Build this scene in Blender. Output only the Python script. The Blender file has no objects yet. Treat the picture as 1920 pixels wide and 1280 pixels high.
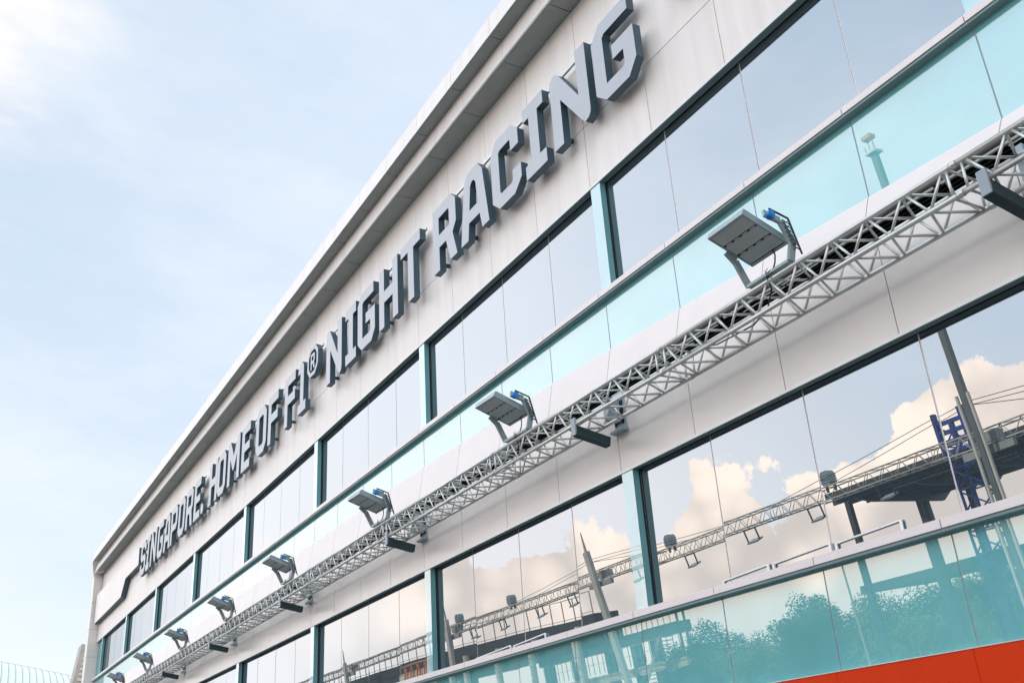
import bpy, bmesh, math, random
from mathutils import Vector, Matrix, noise as mnoise
rad = math.radians
S = bpy.context.scene
COL = S.collection
PHI = rad(7.5)                       # the facade leans out over the street by this much
EYE = Vector((0, 0, 1.7))
RX = Matrix.Rotation(PHI, 3, 'X')
def W(x, y, z):                      # leaning facade frame -> world
    return RX @ Vector((x, y, z)) + EYE

# ------------------------------------------------------------------ camera
cam_d = bpy.data.cameras.new('camera'); cam = bpy.data.objects.new('camera', cam_d); COL.objects.link(cam)
cam_d.sensor_width = 36; cam_d.lens = 1876.94 / 1920 * 36
cam_d.clip_start = 0.05; cam_d.clip_end = 5000
yaw, pit, rol = -1.03053939, 0.42391695, -0.06722695
fwd = Vector((math.sin(yaw)*math.cos(pit), math.cos(yaw)*math.cos(pit), math.sin(pit)))
r0 = Vector((math.cos(yaw), -math.sin(yaw), 0)); u0 = r0.cross(fwd)
rt = math.cos(rol)*r0 + math.sin(rol)*u0; up = -math.sin(rol)*r0 + math.cos(rol)*u0
rt, up, fw = RX @ rt, RX @ up, RX @ fwd
cam.matrix_world = Matrix(((rt.x, up.x, -fw.x, EYE.x), (rt.y, up.y, -fw.y, EYE.y), (rt.z, up.z, -fw.z, EYE.z), (0, 0, 0, 1)))
S.camera = cam

# ------------------------------------------------------------------ world, sun, exposure
SUN_EL, SUN_AZ = rad(40), rad(-28)   # azimuth from +Y, negative towards -X: behind the building
sd = Vector((math.sin(SUN_AZ)*math.cos(SUN_EL), math.cos(SUN_AZ)*math.cos(SUN_EL), math.sin(SUN_EL)))
world = bpy.data.worlds.new('World'); S.world = world; world.use_nodes = True
nt = world.node_tree; nt.nodes.clear(); N = nt.nodes; L = nt.links
def nd(t, **k):
    n = N.new(t)
    for a, b in k.items(): setattr(n, a, b)
    return n
def mth(op, a, b=None, c=None, clamp=False):
    n = nd('ShaderNodeMath', operation=op, use_clamp=clamp)
    for i, v in enumerate((a, b, c)):
        if v is None: continue
        if isinstance(v, (int, float)): n.inputs[i].default_value = v
        else: L.new(v, n.inputs[i])
    return n.outputs[0]
def sstep(v, a, b):
    n = nd('ShaderNodeMapRange', interpolation_type='SMOOTHSTEP'); L.new(v, n.inputs[0])
    n.inputs[1].default_value = a; n.inputs[2].default_value = b; return n.outputs[0]
def mixc(f, a, b):
    n = nd('ShaderNodeMix', data_type='RGBA')
    for i, v in ((0, f), (6, a), (7, b)):
        if isinstance(v, (int, float)): n.inputs[i].default_value = v
        elif isinstance(v, tuple): n.inputs[i].default_value = (*v, 1)
        else: L.new(v, n.inputs[i])
    return n.outputs[2]
def wnoise(vec, scale, detail=6, rough=.55, sc=(1, 1, 1), off=(0, 0, 0)):
    m = nd('ShaderNodeMapping'); L.new(vec, m.inputs[0]); m.inputs[1].default_value = off; m.inputs[3].default_value = sc
    n = nd('ShaderNodeTexNoise'); L.new(m.outputs[0], n.inputs['Vector'])
    n.inputs['Scale'].default_value = scale; n.inputs['Detail'].default_value = detail; n.inputs['Roughness'].default_value = rough
    return n.outputs[0]
CREAM = (-.80, -.13, .59)
tc = nd('ShaderNodeTexCoord'); D = tc.outputs['Generated']
sx = nd('ShaderNodeSeparateXYZ'); L.new(D, sx.inputs[0]); dx, dy, dz = sx.outputs
sky = nd('ShaderNodeTexSky', sky_type='NISHITA', sun_disc=False)
sky.sun_elevation = SUN_EL; sky.sun_rotation = -SUN_AZ if False else SUN_AZ
sky.air_density = 1.0; sky.dust_density = 1.6; sky.ozone_density = 1.2
SKY_STR = 0.105
sk = mixc(0.74, sky.outputs[0], (5.35, 6.3, 7.35))                 # thin high haze over the blue
# thin wisps
w1 = wnoise(D, 1.7, 7, .6, (1.0, 1.0, 2.6), (3.1, .4, 1.2))
w2 = wnoise(D, 5.0, 6, .6, (1.0, .6, 2.0), (.3, 5.4, 2.2))
wisp = mth('MULTIPLY', sstep(mth('ADD', mth('MULTIPLY', w1, .72), mth('MULTIPLY', w2, .28)), .40, .78), .55)
sk = mixc(wisp, sk, (7.7, 7.75, 7.8))
# pale glow low down
hz = sstep(dz, .36, .0)
hz = mth('MULTIPLY', hz, mth('ADD', mth('MULTIPLY', sstep(dy, -.50, -.15), .75), .25))
sk = mixc(mth('MULTIPLY', hz, .75), sk, (7.1, 7.55, 7.75))
# one cream patch of cloud high on the left
cp = nd('ShaderNodeVectorMath', operation='DISTANCE'); L.new(D, cp.inputs[0]); cp.inputs[1].default_value = CREAM
cpm = sstep(mth('SUBTRACT', mth('ADD', cp.outputs['Value'], mth('MULTIPLY', mth('SUBTRACT', w2, .5), .45)), 0), .13, .01)
sk = mixc(mth('MULTIPLY', cpm, .8), sk, (8.0, 7.55, 7.3))
# cumulus bank low over the far side of the street
big = wnoise(D, 2.6, 3, .5, off=(1.7, 2.2, .6))
fine = wnoise(D, 10.0, 10, .60, off=(.2, .9, .1))
vor = nd('ShaderNodeTexVoronoi', feature='SMOOTH_F1'); L.new(D, vor.inputs['Vector']); vor.inputs['Scale'].default_value = 15; vor.inputs['Smoothness'].default_value = .2
vor2 = nd('ShaderNodeTexVoronoi', feature='SMOOTH_F1'); L.new(D, vor2.inputs['Vector']); vor2.inputs['Scale'].default_value = 31; vor2.inputs['Smoothness'].default_value = .15
puff = mth('ADD', mth('MULTIPLY', mth('SUBTRACT', .55, vor.outputs['Distance']), .72), mth('MULTIPLY', mth('SUBTRACT', .5, vor2.outputs['Distance']), .30))
top = mth('ADD', mth('MULTIPLY', mth('SUBTRACT', big, .5), .55), .172)
top = mth('ADD', top, mth('MULTIPLY', mth('SUBTRACT', fine, .5), .24))
top = mth('ADD', top, mth('MULTIPLY', puff, .085))
dens = mth('SUBTRACT', top, dz)
cm = mth('MULTIPLY', mth('MULTIPLY', sstep(dens, .0, .008), sstep(dy, .1, -.15)), sstep(dx, -.96, -.86))
milk = mth('MULTIPLY', mth('MULTIPLY', sstep(dx, -.45, -.88), sstep(dy, -.10, -.20)), .85)
sk = mixc(milk, sk, (8.0, 8.05, 8.5))
lit = mth('ADD', mth('ADD', mth('MULTIPLY', fine, .9), mth('MULTIPLY', puff, 1.0)), mth('MULTIPLY', mth('SUBTRACT', .09, dens), 2.6))
cc = mixc(sstep(lit, .38, .82), (5.9, 5.45, 5.2), (10.2, 8.9, 7.9))
cc = mixc(sstep(dz, .10, .0), cc, (5.6, 5.6, 5.7))
sk = mixc(cm, sk, cc)
# boost and warm tint added to the sky behind the camera, brightening the facade
vm = nd('ShaderNodeVectorMath', operation='SCALE'); L.new(sk, vm.inputs[0]); L.new(mth('ADD', mth('MULTIPLY', sstep(dy, -.10, -.30), 1.25), 1.0), vm.inputs['Scale'])
warm = mixc(mth('MULTIPLY', sstep(dy, -.12, -.35), sstep(dz, .34, .18)), vm.outputs[0], (0, 0, 0)); wm = N[warm.node.name]; wm.blend_type = 'MULTIPLY'; wm.inputs[7].default_value = (1.04, .985, .94, 1)
bg = nd('ShaderNodeBackground'); L.new(warm, bg.inputs[0]); bg.inputs[1].default_value = SKY_STR
wo = nd('ShaderNodeOutputWorld'); L.new(bg.outputs[0], wo.inputs[0])
sun_d = bpy.data.lights.new('sun', 'SUN'); sun_d.energy = 3.4; sun_d.angle = rad(.5); sun_d.color = (1, .93, .83)
sun = bpy.data.objects.new('sun', sun_d); COL.objects.link(sun); sun.rotation_euler = sd.to_track_quat('Z', 'Y').to_euler()
vs = S.view_settings
S.display_settings.display_device = 'sRGB'; vs.view_transform = 'Standard'; vs.look = 'None'; vs.gamma = 1; vs.use_curve_mapping = False
vs.exposure = 0.46

# ------------------------------------------------------------------ materials
def mat(name, col, rough=.6, metal=0, var=.06, vscale=2.0, spec=.5, bump=0, bscale=40, stretch=(1, 1, 1), col2=None, lo=.35, hi=.65):
    m = bpy.data.materials.new(name); m.use_nodes = True; t = m.node_tree; b = t.nodes['Principled BSDF']
    b.inputs['Roughness'].default_value = rough; b.inputs['Metallic'].default_value = metal
    b.inputs['Specular IOR Level'].default_value = spec
    c = t.nodes.new('ShaderNodeTexCoord'); mp = t.nodes.new('ShaderNodeMapping'); mp.inputs[3].default_value = stretch
    t.links.new(c.outputs['Object'], mp.inputs[0])
    n = t.nodes.new('ShaderNodeTexNoise'); n.inputs['Scale'].default_value = vscale; n.inputs['Detail'].default_value = 7; n.inputs['Roughness'].default_value = .6
    t.links.new(mp.outputs[0], n.inputs['Vector'])
    r = t.nodes.new('ShaderNodeValToRGB'); r.color_ramp.elements[0].position = lo; r.color_ramp.elements[1].position = hi
    c2 = col2 or tuple(x*(1-var) for x in col); c1 = col if col2 else tuple(min(1, x*(1+var)) for x in col)
    r.color_ramp.elements[0].color = (*c2, 1); r.color_ramp.elements[1].color = (*c1, 1)
    t.links.new(n.outputs[0], r.inputs[0]); t.links.new(r.outputs[0], b.inputs['Base Color'])
    if bump:
        n2 = t.nodes.new('ShaderNodeTexNoise'); n2.inputs['Scale'].default_value = bscale; n2.inputs['Detail'].default_value = 4
        t.links.new(mp.outputs[0], n2.inputs['Vector'])
        bp = t.nodes.new('ShaderNodeBump'); bp.inputs['Strength'].default_value = bump; bp.inputs['Distance'].default_value = .02
        t.links.new(n2.outputs[0], bp.inputs['Height']); t.links.new(bp.outputs[0], b.inputs['Normal'])
    return m
def mirror_glass(name, under, tint, ior, rough=.0, wav=.0):
    """coated glass: opaque back colour under a Fresnel mirror"""
    m = bpy.data.materials.new(name); m.use_nodes = True; t = m.node_tree; t.nodes.clear()
    o = t.nodes.new('ShaderNodeOutputMaterial'); mx = t.nodes.new('ShaderNodeMixShader')
    df = t.nodes.new('ShaderNodeBsdfDiffuse'); gl = t.nodes.new('ShaderNodeBsdfGlossy'); fr = t.nodes.new('ShaderNodeFresnel')
    fr.inputs[0].default_value = ior; gl.inputs['Roughness'].default_value = rough
    gl.inputs['Color'].default_value = (*tint, 1)
    c = t.nodes.new('ShaderNodeTexCoord'); n = t.nodes.new('ShaderNodeTexNoise'); n.inputs['Scale'].default_value = 1.2; n.inputs['Detail'].default_value = 5
    t.links.new(c.outputs['Object'], n.inputs['Vector'])
    r = t.nodes.new('ShaderNodeValToRGB'); r.color_ramp.elements[0].position = .3; r.color_ramp.elements[1].position = .7
    r.color_ramp.elements[0].color = (*[x*.93 for x in under], 1); r.color_ramp.elements[1].color = (*[x*1.07 for x in under], 1)
    t.links.new(n.outputs[0], r.inputs[0]); t.links.new(r.outputs[0], df.inputs[0])
    if wav:
        n2 = t.nodes.new('ShaderNodeTexNoise'); n2.inputs['Scale'].default_value = .8; n2.inputs['Detail'].default_value = 1
        t.links.new(c.outputs['Object'], n2.inputs['Vector'])
        bp = t.nodes.new('ShaderNodeBump'); bp.inputs['Strength'].default_value = 1; bp.inputs['Distance'].default_value = wav
        t.links.new(n2.outputs[0], bp.inputs['Height']); t.links.new(bp.outputs[0], gl.inputs['Normal'])
    t.links.new(fr.outputs[0], mx.inputs[0]); t.links.new(df.outputs[0], mx.inputs[1]); t.links.new(gl.outputs[0], mx.inputs[2])
    t.links.new(mx.outputs[0], o.inputs[0])
    return m
M = {}
M['clad'] = mat('cream cladding', (.825, .757, .715), .42, var=.05, vscale=.8, spec=.35, stretch=(5, 1, .4))
M['clad_low'] = mat('gloss cladding', (.77, .70, .645), .26, var=.03, vscale=.8, spec=.5)
M['ledge'] = mat('ledge panel', (.78, .70, .67), .4, var=.02)
M['clad2'] = mat('cream cladding lighter', (.835, .765, .72), .44, var=.05, vscale=.8, spec=.35, stretch=(5, 1, .4))
M['clad3'] = mat('cream cladding duller', (.795, .728, .685), .4, var=.06, vscale=.8, spec=.35, stretch=(5, 1, .4))
M['joint'] = mat('joint', (.42, .40, .39), .8)
M['sill'] = mat('sill', (.82, .73, .71), .35, var=.02)
M['soffit'] = mat('soffit panel with shade', (.31, .345, .335), .5, var=.05, vscale=3)  # shade of the cornice undersides put into the grey
M['teal'] = mat('teal aluminium', (.13, .33, .35), .35, var=.05)
M['slate'] = mat('slate aluminium', (.20, .29, .30), .4, var=.06)
M['trim'] = mat('bright trim', (.62, .63, .61), .35, metal=.3)
M['gap'] = mat('shadow gap', (.012, .022, .022), .8)
M['louvre'] = mat('louvre', (.008, .012, .013), .6, spec=.15)
M['louvre_glint'] = mat('louvre sky glint', (.62, .68, .7), .3)  # pale colour painting in sky reflections on the slats
M['glass'] = mirror_glass('reflective window glass', (.045, .06, .07), (.93, .97, 1), 3.7, wav=.0006)
M['cyan'] = mirror_glass('cyan spandrel glass', (.19, .52, .535), (1, .925, .88), 3.1, wav=.0006)
M['cyan_col'] = mirror_glass('pale column glass', (.42, .64, .66), (1, .97, .97), 2.2)
M['red'] = mat('red hoarding', (.66, .04, .004), .6, var=.04, vscale=1, spec=.12)
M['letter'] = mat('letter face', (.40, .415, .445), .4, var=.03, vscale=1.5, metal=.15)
M['side_shade'] = mat('letter side shade', (.05, .095, .125), .45, var=.06)  # shade on the letter and plate sides, painted in as a dark colour
M['alu'] = mat('truss aluminium', (.60, .605, .58), .34, metal=.55, var=.08, vscale=6)
M['bracket'] = mat('bracket steel', (.04, .065, .075), .6, var=.1, spec=.2)
M['bracket_l'] = mat('bracket end', (.30, .34, .38), .4)
M['plate'] = mat('wall plate', (.30, .37, .41), .45)
M['lamp'] = mat('lamp housing', (.30, .37, .39), .4, metal=.2)
M['lens'] = mat('lamp lens', (.60, .66, .66), .3, spec=.7)
M['lensdark'] = mat('lamp gap', (.03, .045, .05), .5)
M['blue'] = mat('blue disc', (.02, .22, .62), .35)
M['cable'] = mat('cable', (.015, .02, .025), .5)
M['asphalt'] = mat('asphalt', (.055, .055, .057), .9, var=.15, vscale=.6, bump=.3)
M['paving'] = mat('paving', (.30, .29, .27), .85, var=.1, vscale=.4)
M['grassm'] = mat('verge', (.06, .10, .03), .95, var=.3, vscale=.5)
M['steel'] = mat('dark steel', (.045, .06, .062), .5, var=.15)
M['steel2'] = mat('grey steel', (.36, .37, .35), .5, var=.1)
M['cream'] = mat('cream paint', (.78, .72, .62), .5)
M['pale'] = mat('pale mast', (.56, .54, .48), .5, var=.08)
M['white'] = mat('white paint', (.80, .80, .79), .4)
M['bluepaint'] = mat('blue scaffold', (.015, .05, .28), .45)
M['orange'] = mat('orange paint', (.80, .30, .12), .5)
M['yellow'] = mat('yellow paint', (.7, .45, .05), .5)
M['steel2s'] = mat('mid steel', (.13, .145, .145), .5, var=.1)
M['concrete'] = mat('concrete', (.34, .34, .33), .8, var=.1)
M['beige'] = mat('beige band', (.46, .36, .24), .8, var=.15, vscale=3)
M['roofg'] = mat('pale green roof', (.50, .575, .53), .5, var=.03)
M['roofseam'] = mat('roof seam', (.36, .385, .36), .6)
M['wallb'] = mat('beige wall', (.50, .46, .41), .8, var=.12, vscale=2)
M['bark'] = mat('bark', (.10, .075, .05), .9, var=.3)
M['leaf'] = mat('leaves', (.19, .25, .08), .55, var=.0, vscale=1.6, col2=(.045, .085, .025), spec=.3)

# ------------------------------------------------------------------ mesh tools
class MB:
    def __init__(s): s.v = []; s.f = []; s.mi = []
    def add(s, vs_, fs, mi=0):
        o = len(s.v); s.v += [Vector(v) for v in vs_]; s.f += [tuple(i+o for i in f) for f in fs]; s.mi += [mi]*len(fs)
    def box(s, x0, x1, y0, y1, z0, z1, mi=0):
        s.add([(x, y, z) for x in (x0, x1) for y in (y0, y1) for z in (z0, z1)],
              [(0, 1, 3, 2), (4, 6, 7, 5), (0, 4, 5, 1), (2, 3, 7, 6), (0, 2, 6, 4), (1, 5, 7, 3)], mi)
    def prism(s, poly, a, b, axis='x', mi=0):
        """poly of 2D points extruded between a and b along an axis"""
        n = len(poly)
        def P(p, t): return {'x': (t, p[0], p[1]), 'y': (p[0], t, p[1]), 'z': (p[0], p[1], t)}[axis]
        s.add([P(p, a) for p in poly]+[P(p, b) for p in poly],
              [tuple(range(n)), tuple(range(2*n-1, n-1, -1))]+[(i, i+n, (i+1) % n+n, (i+1) % n) for i in range(n)], mi)
    def rod(s, a, b, r, n=8, mi=0, r2=None):
        a, b = Vector(a), Vector(b); d = (b-a)
        if d.length < 1e-6: return
        q = d.to_track_quat('Z', 'Y'); r2 = r if r2 is None else r2
        ring = [q @ Vector((math.cos(2*math.pi*i/n), math.sin(2*math.pi*i/n), 0)) for i in range(n)]
        s.add([a+v*r for v in ring]+[b+v*r2 for v in ring],
              [(i, (i+1) % n, (i+1) % n+n, i+n) for i in range(n)]+[tuple(range(n-1, -1, -1)), tuple(range(n, 2*n))], mi)
    def bar(s, a, b, w, h, mi=0, upv=(0, 0, 1)):
        a, b = Vector(a), Vector(b); d = (b-a).normalized(); u = Vector(upv); si = d.cross(u)
        if si.length < 1e-4: si = d.cross(Vector((1, 0, 0)))
        si.normalize(); u = si.cross(d); c = [si*w/2*i+u*h/2*j for i, j in ((-1, -1), (1, -1), (1, 1), (-1, 1))]
        s.add([a+x for x in c]+[b+x for x in c], [(3, 2, 1, 0), (4, 5, 6, 7)]+[(i, (i+1) % 4, (i+1) % 4+4, i+4) for i in range(4)], mi)
    def path(s, pts, r, n=5, mi=0):
        for a, b in zip(pts, pts[1:]): s.rod(a, b, r, n, mi)
    def build(s, name, mats, parent=None, smooth=False, recalc=True):
        base = Vector(BASE.get(parent.name, (0, 0, 0))) if parent else Vector((0, 0, 0))
        me = bpy.data.meshes.new(name); me.from_pydata([tuple(v-base) for v in s.v], [], s.f)
        for m in (mats if isinstance(mats, (list, tuple)) else [mats]): me.materials.append(m)
        me.polygons.foreach_set('material_index', s.mi)
        if recalc:
            bm = bmesh.new(); bm.from_mesh(me); bmesh.ops.recalc_face_normals(bm, faces=bm.faces); bm.to_mesh(me); bm.free()
        if smooth:
            for p in me.polygons: p.use_smooth = len(p.vertices) == 4
        o = bpy.data.objects.new(name, me); COL.objects.link(o)
        if parent: o.parent = parent; BASE[o.name] = base
        return o
BASE = {}
def thing(name, label, cat, base=(0, 0, 0), frame='W', group=None):
    """an Empty at the thing's base; frame F = the leaning facade frame, W = world"""
    o = bpy.data.objects.new(name, None); COL.objects.link(o); o.empty_display_size = .2
    if frame == 'F': o.location = W(*base); o.rotation_euler = (PHI, 0, 0)
    else: o.location = base
    BASE[o.name] = Vector(base); o['label'] = label; o['category'] = cat
    if group: o['group'] = group
    return o
def kids(o): return [c for c in COL.objects if c.parent == o]
def dup(root, loc, label=None, rotz=None, scale=None, table=None):
    def cp(o, par):
        c = o.copy(); COL.objects.link(c)
        if par: c.parent = par
        for k in table[o.name]: cp(k, c)
        return c
    if table is None:
        table = {}
        def walk(o):
            table[o.name] = kids(o)
            for k in table[o.name]: walk(k)
        walk(root)
    c = cp(root, None); c.location = loc
    if rotz is not None: c.rotation_euler = (c.rotation_euler.x, c.rotation_euler.y, rotz)
    if scale: c.scale = scale
    if label: c['label'] = label
    return c
def struct(o): o['kind'] = 'structure'; return o

# ------------------------------------------------------------------ ground
g = MB(); g.add([(-2500, -2500, 0), (2500, -2500, 0), (2500, 2500, 0), (-2500, 2500, 0)], [(0, 1, 2, 3)])
struct(g.build('ground', M['paving'], recalc=False))
g = MB(); g.add([(-400, -11, .004), (400, -11, .004), (400, 3.5, .004), (-400, 3.5, .004)], [(0, 1, 2, 3)])
struct(g.build('road', M['asphalt'], recalc=False))
g = MB(); g.box(-400, 400, -11.3, -11, 0, .14); struct(g.build('kerb', M['concrete']))
g = MB()
for x in range(-120, 30, 6): g.add([(x, -4.1, .008), (x+2.6, -4.1, .008), (x+2.6, -3.98, .008), (x, -3.98, .008)], [(0, 1, 2, 3)])
struct(g.build('road_marking', M['white'], recalc=False))

# ------------------------------------------------------------------ the pit building (all in the leaning facade frame)
BX0, BX1, WX0 = -10, 6.0, -53.6
B = thing('pit_building', 'long cream building with bands of mirror windows and cyan glass leaning out over the street', 'building', (-23, 7.5, -1), 'F')
XR = 8.0
cols = [BX0+6*k for k in range(-7, 4)]                  # column left edges -52 .. 8
jx = [BX0+1.5*k for k in range(-29, 13)]                # panel joints
def spans(x0, x1, gap=.012):
    e = [x0]+[x for x in jx if x0+.1 < x < x1-.1]+[x1]
    return [(a+gap/2, b-gap/2) for a, b in zip(e, e[1:])]
random.seed(4)
# core body
m = MB()
m.box(WX0-.3, XR, 8.0, 26, -2.6, 12.0); m.box(WX0, XR, 7.53, 8.0, 7.97, 11.25); m.box(WX0, XR, 7.53, 8.0, 3.68, 4.60)
m.box(WX0, XR, 7.60, 8.0, 4.94, 6.15); m.box(WX0, XR, 7.60, 8.0, .3, 1.84)
m.build('core_wall', M['joint'], B)
# letter wall cladding, two rows
m = MB()
for a, b in spans(WX0, XR):
    m.box(a, b, 7.5, 7.528, 7.955, 9.034, random.choice((0, 0, 1, 2))); m.box(a, b, 7.5, 7.528, 9.046, 11.285, random.choice((0, 0, 1, 2)))
m.build('upper_wall', [M['clad'], M['clad2'], M['clad3']], B)
m = MB()
for a, b in spans(WX0, XR): m.box(a, b, 7.5, 7.528, 3.66, 4.62)
m.build('lower_wall', M['clad_low'], B)
# ledge under the upper spandrel: leans out, its top edge wanders
def ledge_top(x):
    pts = [(8, 5.02), (-3.75, 5.10), (-7.5, 5.28), (-11.4, 5.47), (-17.2, 5.56), (-30, 5.5), (-60, 5.45)]
    for (xa, za), (xb, zb) in zip(pts, pts[1:]):
        if x <= xa and x >= xb: return za+(zb-za)*(x-xa)/(xb-xa)
    return 5.02
m = MB()
for a, b in spans(WX0, XR):
    pa = [(7.535, ledge_top(a)), (7.425, 4.93), (7.60, 4.93), (7.60, ledge_top(a))]
    pb = [(7.535, ledge_top(b)), (7.425, 4.93), (7.60, 4.93), (7.60, ledge_top(b))]
    m.add([(a, *p) for p in pa]+[(b, *p) for p in pb], [(0, 1, 2, 3), (7, 6, 5, 4)]+[(i, i+4, (i+1) % 4+4, (i+1) % 4) for i in range(4)])
m.build('ledge', M['ledge'], B)
# louvre slot
m = MB(); m.box(WX0, XR, 7.90, 7.99, 4.61, 4.94)
for i in range(7):
    z = 4.65+.043*i; m.prism([(7.56, z-.012), (7.66, z+.022), (7.66, z+.028), (7.56, z-.006)], WX0, XR)
m.build('louvre', M['louvre'], B)
m = MB(); random.seed(8)  # broken pale strips drawn as sky glints along the slats
x = XR
while x > WX0:
    l = random.uniform(.5, 2.4); m.box(max(x-l, WX0), x-.08, 7.53, 7.556, 4.865, 4.888)
    if random.random() < .6: m.box(max(x-l*.6, WX0), x-.12, 7.535, 7.552, 4.835, 4.842)
    if random.random() < .4: m.box(max(x-l*.8, WX0), x-l*.25, 7.535, 7.552, 4.80, 4.805)
    x -= l
m.build('louvre_sky_glint', M['louvre_glint'], B)

def window_band(head, glass0, sill_top, sill_bot, span_bot):
    # head: drip trim, slate soffit, dark gap
    m = MB(); m.box(WX0, XR, 7.488, 7.5, head-.008, head+.022); m.build('head_trim', M['trim'], B)
    m = MB(); m.box(WX0, XR, 7.5, 7.52, head-.012, head-.001); m.box(WX0, XR, 7.53, 7.603, head, head+.03); m.build('head_soffit', M['slate'], B)
    
    # sill with joints and flashing
    m = MB()
    for a, b in spans(WX0, XR, .014): m.box(a, b, 7.44, 7.72, sill_bot, sill_top)
    m.build('window_sill', M['sill'], B)
    m = MB(); m.box(WX0, XR, 7.455, 7.56, sill_bot-.03, sill_bot-.002); m.build('sill_flashing', M['slate'], B)
    for c in cols:
        a, b = c+.235, c+6.0
        if b > XR: b = XR
        if b - a < .5: continue
        # frame: jamb, head bar; the panes are its sub-part
        fr = MB(); fr.box(c+.10, a-.004, 7.594, 7.64, sill_top, head+.05); fr.box(a, b, 7.605, 7.64, head+.006, head+.05)
        f = fr.build('window', M['gap'], B)
        for gx in ((c+.23, c+1.61), (c+1.61, c+3.11), (c+3.11, c+4.61), (c+4.61, c+6.09)):
            if gx[0] >= XR: continue
            p = MB(); x0, x1 = gx[0]+.009, min(gx[1], XR)-.009; ty, tx = random.uniform(-.002, .002), random.uniform(-.002, .002)
            z0, z1 = sill_top-.06, head+.02; hz_, hx = (z1-z0)/2, (x1-x0)/2
            p.add([(x0, 7.62-tx*hx-ty*hz_, z0), (x1, 7.62+tx*hx-ty*hz_, z0), (x1, 7.62+tx*hx+ty*hz_, z1), (x0, 7.62-tx*hx+ty*hz_, z1)], [(0, 1, 2, 3)])
            p.build('window_pane', M['glass'], f, recalc=False)
    # last narrow strip left of the last column
    p = MB(); p.box(WX0, cols[0], 7.60, 7.64, sill_top-.05, head+.02); p.build('end_glazing', M['teal'], B)
    m = MB(); m.box(WX0, XR, 7.626, 7.66, sill_top-.06, head+.004); m.build('glazing_back', M['sill'], B)
    # column casings
    for c in cols:
        if c+.235 > XR: continue
        k = MB(); k.box(c+.002, c+.235, 7.508, 7.592, sill_top, head-.001); k.box(c+.02, c+.09, 7.592, 7.62, sill_top, head)
        cc_ = k.build('column_casing', M['teal'], B)
        k = MB(); k.add([(c, 7.502, sill_top), (c+.232, 7.502, sill_top), (c+.232, 7.502, head-.002), (c, 7.502, head-.002)], [(0, 1, 2, 3)])
        k.build('column_glass', M['cyan_col'], cc_, recalc=False)
    # spandrel glass, one part a bay
    for c in cols+[cols[0]-6]:
        a0, b0 = max(c, WX0), min(c+6, XR)
        if b0-a0 < .3: continue
        p = MB()
        for a, b in spans(a0, b0, .016):
            ty, tx = random.uniform(-.0007, .0007), random.uniform(-.0007, .0007)
            zb = span_bot if span_bot < 3 else min(ledge_top(a), ledge_top(b))-.12
            p.add([(a, 7.552-tx-ty, zb), (b, 7.552+tx-ty, zb), (b, 7.552+tx+ty, sill_bot-.002), (a, 7.552-tx+ty, sill_bot-.002)], [(0, 1, 2, 3)])
        p.build('spandrel_glass', M['cyan'], B, recalc=False)
    m = MB(); m.box(WX0, XR, 7.556, 7.598, (span_bot if span_bot < 3 else 5.0), sill_bot-.03)
    m.build('spandrel_back', M['plate'], B)
window_band(7.95, 6.2, 6.24, 6.165, 5.0)
window_band(3.655, 1.9, 1.925, 1.845, .86)
# street floor under the red hoarding
m = MB(); m.box(WX0, XR, 7.9, 7.99, -2.7, .86); m.build('ground_floor_wall', M['slate'], B)
for c in cols:
    k = MB(); k.box(c, c+.5, 7.45, 7.9, -2.7, -.32); k.build('ground_floor_pier', M['clad'], B)

# cornice: two stepped boxes, panel joints every 1.5 m
def cornice(name, poly, mats, x1=XR, x0=-53.0, gap=.012):
    m = MB()
    for a, b in spans(x0, x1, gap): m.prism(poly, a, b)
    return m.build(name, mats, B)
cornice('upper_fascia', [(6.85, 11.765), (6.872, 12.18), (6.95, 12.22), (7.4, 12.25), (7.4, 12.18), (6.96, 12.16), (6.89, 11.765)], M['clad'])
cornice('upper_soffit', [(6.862, 11.755), (7.108, 11.755), (7.108, 11.785), (6.862, 11.785)], M['soffit'], gap=.016)
cornice('lower_fascia', [(7.078, 11.30), (7.112, 11.754), (7.14, 11.754), (7.11, 11.30)], M['clad'])
cornice('lower_soffit', [(7.09, 11.287), (7.497, 11.287), (7.497, 11.315), (7.09, 11.315)], M['soffit'], gap=.016)
m = MB(); m.box(-53.0, XR, 6.842, 6.85, 11.752, 11.775); m.box(-53.0, XR, 7.068, 7.077, 11.283, 11.305); m.box(-53.0, XR, 7.054, 7.062, 11.30, 11.312)
m.build('cornice_trim', M['trim'], B)
m = MB(); m.box(-53.6, XR, 6.93, 8.0, 11.80, 12.15); m.box(-53.6, XR, 7.16, 8.0, 11.33, 11.80); m.box(-53.0, XR, 7.4, 26, 12.15, 12.2)
m.build('roof', M['joint'], B)
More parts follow.
